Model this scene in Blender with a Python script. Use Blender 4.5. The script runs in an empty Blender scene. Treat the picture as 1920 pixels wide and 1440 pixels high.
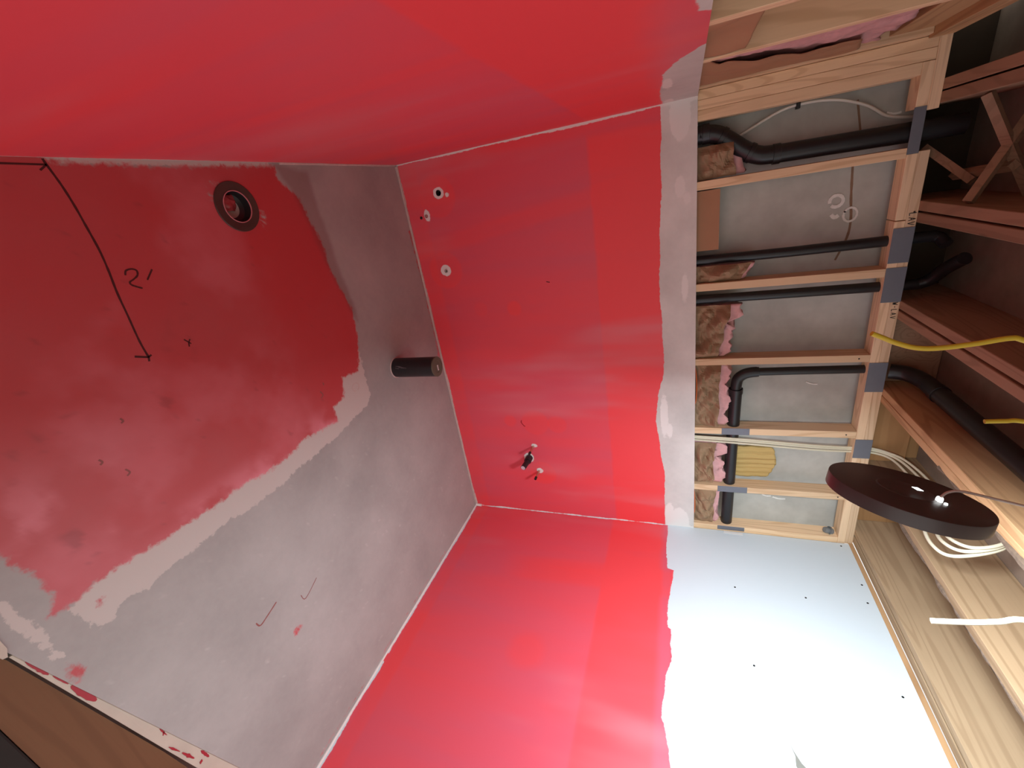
import bpy, bmesh, math, random
import numpy as np
from mathutils import Vector, Matrix, noise as mnoise

sc = bpy.context.scene
COL = sc.collection
# ------------------------------------------------------------------ camera
CAM = Vector((0.28795, -2.38316, 1.50128))
RX = Vector((0.157785, 0.326610, 0.931896))      # picture right  (the phone was held sideways: right is up)
RY = Vector((-0.907705, 0.419556, 0.006643))     # picture up
RZ = Vector((-0.388813, -0.846935, 0.362665))    # backwards
cd = bpy.data.cameras.new('camera')
cd.sensor_fit = 'HORIZONTAL'; cd.sensor_width = 36.0
cd.lens = 36.0 * 802.95 / 1920.0
cd.clip_start = 0.02
cam = bpy.data.objects.new('camera', cd); COL.objects.link(cam)
mw = Matrix.Identity(4)
for i in range(3):
    mw[i][0], mw[i][1], mw[i][2], mw[i][3] = RX[i], RY[i], RZ[i], CAM[i]
cam.matrix_world = mw
sc.camera = cam
# ------------------------------------------------------------------ world, exposure
LAMP_STRENGTH = 250.0
world = bpy.data.worlds.new('world'); sc.world = world
world.use_nodes = True
bg = world.node_tree.nodes['Background']
bg.inputs['Color'].default_value = (1.0, 0.97, 0.93, 1)      # even ambient standing for the unseen basement, raised to lift the dark side
bg.inputs['Strength'].default_value = 0.97
sc.view_settings.view_transform = 'Standard'
sc.view_settings.look = 'None'
sc.view_settings.gamma = 1.0
sc.view_settings.use_curve_mapping = False
sc.view_settings.exposure = 0.0
sc.cycles.max_bounces = 6
sc.cycles.diffuse_bounces = 4
sc.cycles.adaptive_threshold = 0.04
sc.cycles.use_light_tree = False
sc.cycles.glossy_bounces = 2
sc.cycles.caustics_reflective = False
sc.cycles.caustics_refractive = False
sc.cycles.sample_clamp_indirect = 10.0

W = 2.432          # room width
BT = 1.588         # top of the back wall board
R = random.Random(7)

# ------------------------------------------------------------------ tagging helpers
def tag(o, label=None, cat=None, group=None, kind=None):
    if label: o['label'] = label
    if cat: o['category'] = cat
    if group: o['group'] = group
    if kind: o['kind'] = kind
    return o

def empty(name, loc=(0, 0, 0)):
    o = bpy.data.objects.new(name, None); COL.objects.link(o); o.location = loc
    o.empty_display_size = 0.05
    return o

def link(name, me, mat=None, parent=None):
    o = bpy.data.objects.new(name, me); COL.objects.link(o)
    if mat: me.materials.append(mat)
    if parent is not None:
        o.parent = parent
        bpy.context.view_layer.update()
        o.matrix_parent_inverse = parent.matrix_world.inverted()
    return o

def from_bm(name, bm, mat=None, parent=None, smooth=False, recenter=True):
    me = bpy.data.meshes.new(name)
    c = Vector((0, 0, 0))
    if recenter and bm.verts:
        c = sum((v.co for v in bm.verts), Vector()) / len(bm.verts)
        for v in bm.verts: v.co -= c
    bmesh.ops.recalc_face_normals(bm, faces=bm.faces)
    bm.to_mesh(me); bm.free()
    if smooth:
        for p in me.polygons: p.use_smooth = True
    o = link(name, me, mat)
    o.location = c
    if parent is not None:
        o.parent = parent
        bpy.context.view_layer.update()
        o.matrix_parent_inverse = parent.matrix_world.inverted()
    return o

# ------------------------------------------------------------------ shape helpers
def bm_box(x0, x1, y0, y1, z0, z1, bevel=0.0, bm=None):
    b = bm or bmesh.new()
    vs = [b.verts.new((x, y, z)) for x in (x0, x1) for y in (y0, y1) for z in (z0, z1)]
    f = [(0, 1, 3, 2), (4, 6, 7, 5), (0, 4, 5, 1), (2, 3, 7, 6), (0, 2, 6, 4), (1, 5, 7, 3)]
    for q in f: b.faces.new([vs[i] for i in q])
    if bevel and bm is None:
        bmesh.ops.bevel(b, geom=list(b.edges), offset=bevel, segments=1, affect='EDGES')
    return b

def box(name, x0, x1, y0, y1, z0, z1, mat, parent=None, bevel=0.0015):
    return from_bm(name, bm_box(x0, x1, y0, y1, z0, z1, bevel), mat, parent)

def smooth_path(pts, n=8):
    P = [Vector(p) for p in pts]
    if len(P) < 3: return P
    out = []
    for i in range(len(P) - 1):
        p0 = P[max(i - 1, 0)]; p1 = P[i]; p2 = P[i + 1]; p3 = P[min(i + 2, len(P) - 1)]
        for k in range(n):
            t = k / n
            out.append(0.5 * ((2 * p1) + (-p0 + p2) * t + (2 * p0 - 5 * p1 + 4 * p2 - p3) * t * t + (-p0 + 3 * p1 - 3 * p2 + p3) * t ** 3))
    out.append(P[-1])
    return out

def bm_tube(path, r, seg=14, bm=None, flat=1.0, caps=True):
    b = bm or bmesh.new()
    P = [Vector(p) for p in path]
    n = len(P)
    rr = r if isinstance(r, (list, tuple)) else [r] * n
    up = None; rings = []
    for i in range(n):
        t = (P[min(i + 1, n - 1)] - P[max(i - 1, 0)]).normalized()
        if up is None:
            up = Vector((0, 0, 1)) if abs(t.z) < 0.9 else Vector((0, 1, 0))
        a = (up - t * up.dot(t)).normalized(); up = a
        c = t.cross(a)
        rings.append([b.verts.new(P[i] + rr[i] * (math.cos(2 * math.pi * k / seg) * a + flat * math.sin(2 * math.pi * k / seg) * c)) for k in range(seg)])
    for i in range(n - 1):
        for k in range(seg):
            b.faces.new((rings[i][k], rings[i][(k + 1) % seg], rings[i + 1][(k + 1) % seg], rings[i + 1][k]))
    if caps:
        b.faces.new(rings[0][::-1]); b.faces.new(rings[-1])
    return b

def tube(name, path, r, mat, parent=None, seg=14, flat=1.0):
    o = from_bm(name, bm_tube(path, r, seg, flat=flat), mat, parent, smooth=True)
    try:
        o.data.set_sharp_from_angle(angle=math.radians(50))
    except Exception: pass
    return o

def bm_lathe(profile, origin, axis, seg=40):
    """profile: list of (radius, height along axis)"""
    b = bmesh.new()
    ax = Vector(axis).normalized()
    u = ax.orthogonal().normalized(); v = ax.cross(u)
    o = Vector(origin); rings = []
    for r, h in profile:
        if r <= 1e-6: rings.append([b.verts.new(o + ax * h)])
        else: rings.append([b.verts.new(o + ax * h + r * (math.cos(2 * math.pi * k / seg) * u + math.sin(2 * math.pi * k / seg) * v)) for k in range(seg)])
    for i in range(len(rings) - 1):
        A, B = rings[i], rings[i + 1]
        for k in range(seg):
            j = (k + 1) % seg
            if len(A) == 1 and len(B) == 1: continue
            if len(A) == 1: b.faces.new((A[0], B[j], B[k]))
            elif len(B) == 1: b.faces.new((A[k], A[j], B[0]))
            else: b.faces.new((A[k], A[j], B[j], B[k]))
    return b

def lathe(name, profile, origin, axis, mat, parent=None, seg=40):
    o = from_bm(name, bm_lathe(profile, origin, axis, seg), mat, parent, smooth=True)
    try: o.data.set_sharp_from_angle(angle=math.radians(35))
    except Exception: pass
    return o

def bm_ribbon(lines, width, normal, lift, taper=False):
    """flat pen stroke lying on a surface"""
    b = bmesh.new(); N = Vector(normal).normalized()
    for pts in lines:
        P = smooth_path(pts, 5) if len(pts) > 2 else [Vector(p) for p in pts]
        prev = None
        for i, p in enumerate(P):
            t = (P[min(i + 1, len(P) - 1)] - P[max(i - 1, 0)]).normalized()
            s = N.cross(t).normalized() * width * 0.5 * (0.85 + 0.3 * R.random()) * (1 if not taper else 0.15 + math.sin(math.pi * (i + 0.3) / (len(P) - 0.4)) * R.uniform(0.6, 1.1))
            a = b.verts.new(p + N * lift + s); c = b.verts.new(p + N * lift - s)
            a2 = b.verts.new(p + s + N * lift * 0.1); c2 = b.verts.new(p - s + N * lift * 0.1)
            if prev:
                b.faces.new((prev[0], a, c, prev[1]))
                b.faces.new((prev[0], prev[2], a2, a)); b.faces.new((prev[1], c, c2, prev[3]))
            prev = (a, c, a2, c2)
    return b

def ribbon(name, lines, width, normal, mat, parent, lift=0.0006, taper=False):
    return from_bm(name, bm_ribbon(lines, width, normal, lift, taper), mat, parent)

def fbm(p, f, seed=0.0, o=3):
    s = 0; a = 1; t = 0
    for k in range(o):
        s += a * mnoise.noise(Vector((p[0] * f + seed, p[1] * f - seed * 1.7, p[2] * f + seed * 0.6))); t += a
        a *= 0.5; f *= 2.1
    return s / t

def bm_lumpy(x0, x1, y0, y1, z0, z1, n, disp):
    """closed box of small quads; disp(co, face_tag)->offset vector"""
    b = bmesh.new()
    nx, ny, nz = n; cache = {}
    def V(i, j, k):
        if (i, j, k) not in cache:
            co = Vector((x0 + (x1 - x0) * i / nx, y0 + (y1 - y0) * j / ny, z0 + (z1 - z0) * k / nz))
            cache[(i, j, k)] = b.verts.new(co + disp(co))
        return cache[(i, j, k)]
    for i in range(nx):
        for j in range(ny):
            for k in (0, nz): b.faces.new((V(i, j, k), V(i + 1, j, k), V(i + 1, j + 1, k), V(i, j + 1, k)))
    for i in range(nx):
        for k in range(nz):
            for j in (0, ny): b.faces.new((V(i, j, k), V(i + 1, j, k), V(i + 1, j, k + 1), V(i, j, k + 1)))
    for j in range(ny):
        for k in range(nz):
            for i in (0, nx): b.faces.new((V(i, j, k), V(i, j + 1, k), V(i, j + 1, k + 1), V(i, j, k + 1)))
    return b

# ------------------------------------------------------------------ materials
def new_mat(name):
    m = bpy.data.materials.new(name); m.use_nodes = True
    nt = m.node_tree; nt.nodes.clear()
    out = nt.nodes.new('ShaderNodeOutputMaterial')
    bs = nt.nodes.new('ShaderNodeBsdfPrincipled')
    nt.links.new(bs.outputs[0], out.inputs[0])
    return m, nt, bs

def nd(nt, typ, **kw):
    n = nt.nodes.new(typ)
    for k, v in kw.items():
        if k in ('operation', 'blend_type', 'data_type', 'attribute_name', 'noise_dimensions', 'interpolation_type', 'clamp', 'feature', 'distance', 'wave_type', 'bands_direction'):
            setattr(n, k, v)
        else: n.inputs[k].default_value = v
    return n

def math_n(nt, op, a, b=None, clamp=False):
    n = nt.nodes.new('ShaderNodeMath'); n.operation = op; n.use_clamp = clamp
    for i, x in enumerate((a, b)):
        if x is None: continue
        if isinstance(x, (int, float)): n.inputs[i].default_value = x
        else: nt.links.new(x, n.inputs[i])
    return n.outputs[0]

def mix_c(nt, fac, a, b):
    n = nt.nodes.new('ShaderNodeMix'); n.data_type = 'RGBA'; n.clamp_factor = True
    if isinstance(fac, (int, float)): n.inputs[0].default_value = fac
    else: nt.links.new(fac, n.inputs[0])
    for idx, x in ((6, a), (7, b)):
        if isinstance(x, (tuple, list)): n.inputs[idx].default_value = (*x[:3], 1)
        else: nt.links.new(x, n.inputs[idx])
    return n.outputs[2]

def noise_n(nt, vec, scale, detail=3, rough=0.55, dist=0.0):
    n = nt.nodes.new('ShaderNodeTexNoise')
    n.inputs['Scale'].default_value = scale; n.inputs['Detail'].default_value = detail
    n.inputs['Roughness'].default_value = rough; n.inputs['Distortion'].default_value = dist
    if vec is not None: nt.links.new(vec, n.inputs['Vector'])
    return n.outputs['Fac']

def coords(nt, scale=(1, 1, 1), rnd=False):
    tc = nt.nodes.new('ShaderNodeTexCoord')
    v = tc.outputs['Object']
    if rnd:
        oi = nt.nodes.new('ShaderNodeObjectInfo')
        ad = nt.nodes.new('ShaderNodeVectorMath'); ad.operation = 'ADD'
        nt.links.new(v, ad.inputs[0])
        ml = math_n(nt, 'MULTIPLY', oi.outputs['Random'], 37.0)
        nt.links.new(ml, ad.inputs[1]); v = ad.outputs[0]
    mp = nt.nodes.new('ShaderNodeMapping'); nt.links.new(v, mp.inputs['Vector'])
    mp.inputs['Scale'].default_value = scale
    return mp.outputs[0]

def bump(nt, bs, h, strength, dist=0.005):
    b = nt.nodes.new('ShaderNodeBump'); b.inputs['Strength'].default_value = strength; b.inputs['Distance'].default_value = dist
    nt.links.new(h, b.inputs['Height']); nt.links.new(b.outputs[0], bs.inputs['Normal'])

def smoothstep(nt, v, lo, hi):
    n = nt.nodes.new('ShaderNodeMapRange'); n.interpolation_type = 'SMOOTHSTEP'
    nt.links.new(v, n.inputs[0]); n.inputs[1].default_value = lo; n.inputs[2].default_value = hi
    return n.outputs[0]

def plain(name, col, rough=0.6, metal=0.0, var=0.12, scale=30, spec=0.5, bmp=0.0):
    m, nt, bs = new_mat(name)
    v = coords(nt, rnd=True)
    nz = noise_n(nt, v, scale)
    lo = tuple(c * (1 - var) for c in col); hi = tuple(min(1, c * (1 + var)) for c in col)
    nt.links.new(mix_c(nt, nz, lo, hi), bs.inputs['Base Color'])
    bs.inputs['Roughness'].default_value = rough; bs.inputs['Metallic'].default_value = metal
    bs.inputs['Specular IOR Level'].default_value = spec
    if bmp: bump(nt, bs, nz, bmp)
    return m

def wood(name, axis, base, dark, grain=1.0, ring=16.0, knots=True, along=0.9):
    m, nt, bs = new_mat(name)
    s = [11.0, 11.0, 11.0]; s[axis] = along
    v = coords(nt, s, rnd=True)
    n1 = noise_n(nt, v, 0.55, 2, 0.45, 0.3)
    sn = math_n(nt, 'SINE', math_n(nt, 'MULTIPLY', n1, ring * 6.28))
    ln = smoothstep(nt, sn, 0.35, 1.0)
    s2 = [170.0, 170.0, 170.0]; s2[axis] = 5.0
    fine = noise_n(nt, coords(nt, s2, rnd=True), 1.0, 2)
    big = noise_n(nt, coords(nt, (2.5, 2.5, 2.5), rnd=True), 1.0, 2)
    c = mix_c(nt, math_n(nt, 'MULTIPLY', ln, 0.42 * grain), base, dark)
    mid = tuple(0.55 * a + 0.45 * b for a, b in zip(base, dark))
    c = mix_c(nt, math_n(nt, 'MULTIPLY', smoothstep(nt, fine, 0.45, 0.75), 0.28), c, mid)
    c = mix_c(nt, math_n(nt, 'MULTIPLY', smoothstep(nt, big, 0.5, 0.8), 0.35), c, tuple(0.75 * a for a in mid))
    if knots:
        s3 = [3.2, 3.2, 3.2]; s3[axis] = 1.6
        vo = nt.nodes.new('ShaderNodeTexVoronoi'); nt.links.new(coords(nt, s3, rnd=True), vo.inputs['Vector'])
        vo.inputs['Scale'].default_value = 1.0
        k = math_n(nt, 'SUBTRACT', 1.0, smoothstep(nt, vo.outputs['Distance'], 0.035, 0.085))
        c = mix_c(nt, math_n(nt, 'MULTIPLY', k, 0.8), c, tuple(0.35 * a for a in dark))
    oi = nt.nodes.new('ShaderNodeObjectInfo')
    hs = nt.nodes.new('ShaderNodeHueSaturation'); nt.links.new(c, hs.inputs['Color'])
    vr = nt.nodes.new('ShaderNodeMapRange'); nt.links.new(oi.outputs['Random'], vr.inputs[0]); vr.inputs[3].default_value = 0.86; vr.inputs[4].default_value = 1.12
    nt.links.new(vr.outputs[0], hs.inputs['Value'])
    nt.links.new(hs.outputs[0], bs.inputs['Base Color'])
    bs.inputs['Roughness'].default_value = 0.72; bs.inputs['Specular IOR Level'].default_value = 0.25
    return m

RED_THICK = (0.88, 0.072, 0.084)
RED_THIN = (0.68, 0.100, 0.150)
def painted(name, bare, pale, amp, soft, red1=RED_THICK, red0=RED_THIN, rough_red=0.5, bv=(0.8, 1.2), dirtcol=(0.17, 0.05, 0.05)):
    """board with red membrane paint; the masks are carried by the mesh as smooth fields"""
    m, nt, bs = new_mat(name)
    def attr(n):
        a = nt.nodes.new('ShaderNodeAttribute'); a.attribute_name = n; return a.outputs['Fac']
    v = coords(nt)
    e = noise_n(nt, v, 38, 3, 0.65)
    edge = math_n(nt, 'MULTIPLY', math_n(nt, 'SUBTRACT', e, 0.5), amp * 1.6)
    p = smoothstep(nt, math_n(nt, 'ADD', attr('sd_paint'), edge), -soft, soft)
    q = smoothstep(nt, math_n(nt, 'ADD', attr('sd_pale'), edge), -0.003, 0.003)
    red = mix_c(nt, attr('thick'), red0, red1)
    red = mix_c(nt, attr('pink'), red, (0.70, 0.24, 0.28))
    bb = mix_c(nt, math_n(nt, 'ADD', attr('tone'), math_n(nt, 'MULTIPLY', math_n(nt, 'SUBTRACT', e, 0.5), 0.35)), tuple(c * bv[0] for c in bare), tuple(min(0.92, c * bv[1]) for c in bare))
    base = mix_c(nt, q, bb, pale)
    col = mix_c(nt, p, base, red)
    col = mix_c(nt, attr('dirt'), col, dirtcol)
    nt.links.new(col, bs.inputs['Base Color'])
    rg = nt.nodes.new('ShaderNodeMapRange'); nt.links.new(p, rg.inputs[0]); rg.inputs[3].default_value = 0.8; rg.inputs[4].default_value = rough_red
    nt.links.new(rg.outputs[0], bs.inputs['Roughness'])
    bs.inputs['Specular IOR Level'].default_value = 0.35
    return m

LUM, LUMD = (0.86, 0.62, 0.39), (0.56, 0.34, 0.17)
M = {}
M['wood_x'] = wood('lumber_x', 0, (0.90, 0.66, 0.43), LUMD)
M['wood_y'] = wood('lumber_y', 1, (0.60, 0.37, 0.19), (0.30, 0.15, 0.065), 0.9, 10)
M['wood_z'] = wood('lumber_z', 2, LUM, LUMD)
M['wood_grainy'] = wood('lumber_cathedral', 1, (0.52, 0.37, 0.225), (0.31, 0.195, 0.105), 0.9, 13, False, 0.5)
M['wood_tan_dimmed'] = wood('lumber_tan_dimmed', 1, (0.37, 0.255, 0.15), (0.21, 0.13, 0.068), 1.2, 13, False, 0.45)  # darkened copy for the joist the lamp over-lights
M['wood_red'] = wood('lumber_reddish', 1, (0.38, 0.235, 0.15), (0.23, 0.135, 0.085))
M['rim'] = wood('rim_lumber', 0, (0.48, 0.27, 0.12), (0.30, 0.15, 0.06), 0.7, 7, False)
M['rim_shaded'] = plain('shaded_rim_lumber', (0.06, 0.04, 0.025), 0.9, var=0.3, scale=10)  # near-black rim wood: shade of the left bays put into the colour
M['deck'] = plain('subfloor_sheathing', (0.28, 0.21, 0.16), 0.85, var=0.3, scale=14)
M['bark'] = plain('bark_edge', (0.17, 0.12, 0.085), 0.95, var=0.6, scale=60)
M['concrete'] = plain('bare_concrete', (0.50, 0.50, 0.46), 0.9, var=0.28, scale=9)
M['abs'] = plain('black_plastic_pipe', (0.014, 0.014, 0.016), 0.38, var=0.2)
M['kraft'] = plain('kraft_paper', (0.33, 0.215, 0.125), 0.8, var=0.18, scale=12)
M['kraft_flat'] = plain('brown_facing', (0.42, 0.22, 0.12), 0.75, var=0.1, scale=8)
M['pink'] = plain('pink_fibreglass', (0.72, 0.40, 0.40), 0.95, var=0.22, scale=45, spec=0.1)
M['steel'] = plain('grey_steel_plate', (0.185, 0.20, 0.235), 0.55, 0.25, var=0.08, scale=20)
M['cable_cream'] = plain('cream_cable', (0.70, 0.66, 0.50), 0.5, var=0.05)
M['cable_white'] = plain('white_cable', (0.78, 0.75, 0.68), 0.5, var=0.05)
M['cable_yellow'] = plain('yellow_cable', (0.62, 0.47, 0.035), 0.45, var=0.06)
M['cable_orange'] = plain('orange_cable', (0.62, 0.13, 0.03), 0.5, var=0.06)
M['copper'] = plain('copper_pipe', (0.62, 0.36, 0.26), 0.35, 0.85, var=0.15)
M['black'] = plain('black_cap', (0.01, 0.01, 0.01), 0.5, var=0.1)
M['lampblack'] = plain('black_lamp_housing', (0.075, 0.062, 0.062), 0.36, 0.0, var=0.12, scale=6)
M['white'] = plain('white_plastic', (0.85, 0.85, 0.83), 0.5, var=0.03)
M['greycap'] = plain('grey_green_cap', (0.115, 0.105, 0.072), 0.75, var=0.12, scale=25)
M['caulk'] = plain('joint_caulk', (0.52, 0.43, 0.39), 0.7, var=0.22, scale=35)
M['whitecaulk'] = plain('white_joint_compound', (0.78, 0.72, 0.68), 0.8, var=0.1, scale=40)
M['marker'] = plain('dark_marker_ink', (0.06, 0.008, 0.008), 0.7, var=0.2)
M['pen'] = plain('black_pen_ink', (0.015, 0.012, 0.012), 0.7, var=0.1)
M['redink'] = plain('dried_red_drip', (0.27, 0.09, 0.08), 0.7, var=0.15)
M['rust'] = plain('rust_streak', (0.27, 0.17, 0.11), 0.9, var=0.3)
M['mortar'] = plain('white_mortar', (0.85, 0.84, 0.80), 0.9, var=0.15, scale=60)
M['foam'] = wood('tan_fibreboard', 2, (0.62, 0.44, 0.17), (0.36, 0.22, 0.07), 1.4, 9, False)
M['ply'] = wood('plywood_floor', 0, (0.150, 0.072, 0.034), (0.095, 0.042, 0.02), 0.7, 6, False)
M['darkmat'] = plain('dark_floor_covering', (0.014, 0.011, 0.008), 0.9, var=0.2, scale=50)
M['drain'] = plain('drain_flange_plastic', (0.060, 0.040, 0.032), 0.4, var=0.25, scale=18)
M['drainlip'] = plain('pink_smeared_lip', (0.55, 0.22, 0.24), 0.35, var=0.2, scale=40)
M['drainwet'] = plain('red_smeared_cup', (0.34, 0.05, 0.055), 0.25, var=0.4, scale=22)
M['drip'] = plain('wet_red_drip', (0.33, 0.02, 0.03), 0.4)
M['greyplug'] = plain('grey_plug', (0.20, 0.21, 0.21), 0.6, var=0.1)

# ------------------------------------------------------------------ field helpers for the painted boards
def vnoise(a, b, fa, fb, seed):
    rng = np.random.default_rng(seed)
    g = rng.random((64, 64))
    x = a * fa; y = b * fb
    i = np.floor(x).astype(int); j = np.floor(y).astype(int)
    fx = x - i; fy = y - j
    fx = fx * fx * (3 - 2 * fx); fy = fy * fy * (3 - 2 * fy)
    G = lambda p, q: g[p % 64, q % 64]
    return (G(i, j) * (1 - fx) + G(i + 1, j) * fx) * (1 - fy) + (G(i, j + 1) * (1 - fx) + G(i + 1, j + 1) * fx) * fy

def fbm2(a, b, fa, fb, seed, o=4):
    s = 0; amp = 1; t = 0
    for k in range(o):
        s = s + amp * vnoise(a + 0.37 * k, b + 0.53 * k, fa, fb, seed + k); t += amp
        amp *= 0.55; fa *= 2.03; fb *= 2.03
    return s / t

def sstep(v, lo, hi):
    t = np.clip((v - lo) / (hi - lo), 0, 1); return t * t * (3 - 2 * t)

def finish(F, a, b, fa, fb, seed, pink=0.5, dirt=None, tone=None):
    F['thick'] = np.clip(F['thick'] + 0.9 * (fbm2(a, b, fa * 1.5, fb * 1.5, seed) - 0.5), 0, 1)
    F['pink'] = np.clip(pink * sstep(fbm2(a, b, fa, fb, seed + 20), 0.5, 0.8), 0, 1) if not isinstance(pink, np.ndarray) else pink
    F['tone'] = fbm2(a, b, 5, 5, seed + 40, 4) if tone is None else tone
    F['dirt'] = a * 0 if dirt is None else dirt
    return F

def sd_poly(px, py, poly):
    P = np.array(poly); d = np.full(px.shape, 1e9); inside = np.zeros(px.shape, bool)
    n = len(P)
    for k in range(n):
        ax, ay = P[k]; bx, by = P[(k + 1) % n]
        ex, ey = bx - ax, by - ay
        t = np.clip(((px - ax) * ex + (py - ay) * ey) / max(ex * ex + ey * ey, 1e-12), 0, 1)
        d = np.minimum(d, np.hypot(px - ax - t * ex, py - ay - t * ey))
        c = ((ay > py) != (by > py)) & (px < (bx - ax) * (py - ay) / ((by - ay) if by != ay else 1e-12) + ax)
        inside ^= c
    return np.where(inside, d, -d)

def sd_ell(px, py, cx, cy, rx, ry):
    return (1 - np.hypot((px - cx) / rx, (py - cy) / ry)) * min(rx, ry)

def interp(x, table):
    t = sorted(table); return np.interp(x, [a for a, _ in t], [b for _, b in t])

def panel(name, pos, nu, nv, normal, thick, fields, mat, holes=(), plane=(0, 1)):
    """dense board: pos(u,v)->xyz arrays; fields(a,b)->dict of point attributes; holes cut in it"""
    U, V = np.meshgrid(np.linspace(0, 1, nu + 1), np.linspace(0, 1, nv + 1), indexing='ij')
    co = np.stack(pos(U.ravel(), V.ravel()), 1)
    for (ha, hb, hr) in holes:                                # pull the nearest ring of vertices onto the hole's circle
        d = np.hypot(co[:, plane[0]] - ha, co[:, plane[1]] - hb)
        near = (d > hr * 0.55) & (d < hr * 1.5)
        for k in np.where(near)[0]:
            s = hr / d[k]
            if abs(d[k] - hr) < hr * 0.5:
                co[k, plane[0]] = ha + (co[k, plane[0]] - ha) * s; co[k, plane[1]] = hb + (co[k, plane[1]] - hb) * s
    idx = np.arange((nu + 1) * (nv + 1)).reshape(nu + 1, nv + 1)
    q = np.stack([idx[:-1, :-1], idx[1:, :-1], idx[1:, 1:], idx[:-1, 1:]], -1).reshape(-1, 4)
    cen = co[q].mean(1)
    keep = np.ones(len(q), bool)
    for (ha, hb, hr) in holes:
        keep &= np.hypot(cen[:, plane[0]] - ha, cen[:, plane[1]] - hb) > hr * 0.93
    q = q[keep]
    N = np.array(normal, float)
    a, b = co[:, plane[0]].copy(), co[:, plane[1]].copy()
    ring = np.concatenate([idx[:, 0], idx[-1, 1:], idx[-2::-1, -1], idx[0, -2:0:-1]])
    base = len(co)
    back = co[ring] - N * thick
    verts = np.concatenate([co, back])
    faces = [tuple(f) for f in q.tolist()]
    m = len(ring)
    for k in range(m):
        faces.append((int(ring[k]), base + k, base + (k + 1) % m, int(ring[(k + 1) % m])))
    if not holes: faces.append(tuple(base + k for k in range(m)))
    me = bpy.data.meshes.new(name); me.from_pydata(verts.tolist(), [], faces); me.update()
    n0 = me.polygons[0].normal
    if n0.dot(Vector(normal)) < 0: me.flip_normals()
    F = fields(a, b)
    for k, arr in F.items():
        at = me.attributes.new(k, 'FLOAT', 'POINT')
        full = np.concatenate([arr, arr[ring]]).astype(np.float32)
        at.data.foreach_set('value', full)
    o = link(name, me, mat)
    tag(o, kind='structure')
    return o

# ================================================================== SETTING
def yedge(x): return -2.175 + (x - 1.098) * 0.2227           # room-side edge of the raised shower floor

RED = [(-0.1, -1.694), (0.010, -1.6), (0.012, -1.47), (0.018, -1.327), (0.016, -1.148), (0.010, -0.881), (0.063, -0.885), (0.132, -0.803), (0.226, -0.785), (0.321, -0.753), (0.449, -0.754), (0.546, -0.725), (0.651, -0.695), (0.775, -0.712), (0.884, -0.75), (0.944, -0.787), (0.93, -0.898), (1.022, -0.93), (1.031, -1.013), (1.106, -1.011), (1.076, -1.225), (1.098, -1.275), (1.103, -1.408), (1.084, -1.533), (1.087, -1.646), (1.078, -1.805), (1.062, -1.96), (1.075, -2.054), (1.068, -2.096), (1.028, -2.066), (0.96, -2.067), (0.895, -2.087), (0.858, -2.09), (-0.1, -2.2)]
CREAM = [(0.693, -0.735), (0.859, -0.735), (1.096, -0.757), (1.129, -0.796), (1.145, -0.915), (1.165, -1.039), (1.175, -1.272), (1.187, -1.399), (1.182, -1.549), (1.166, -1.614), (1.171, -1.785), (1.179, -1.905), (1.161, -1.966), (1.188, -1.997), (1.183, -2.034), (1.142, -2.049), (1.083, -2.058), (1.04, -1.956), (1.04, -1.798), (1.04, -1.637), (1.05, -1.42), (1.04, -1.247), (1.0, -1.041), (0.943, -1.056), (0.872, -0.9)]
SMEAR = [(0.93, -2.15), (0.967, -2.128), (1.024, -2.126), (1.087, -2.114), (1.19, -2.118), (1.174, -2.132), (1.087, -2.136), (1.024, -2.150)]
DR = (0.15, -1.112)

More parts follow.
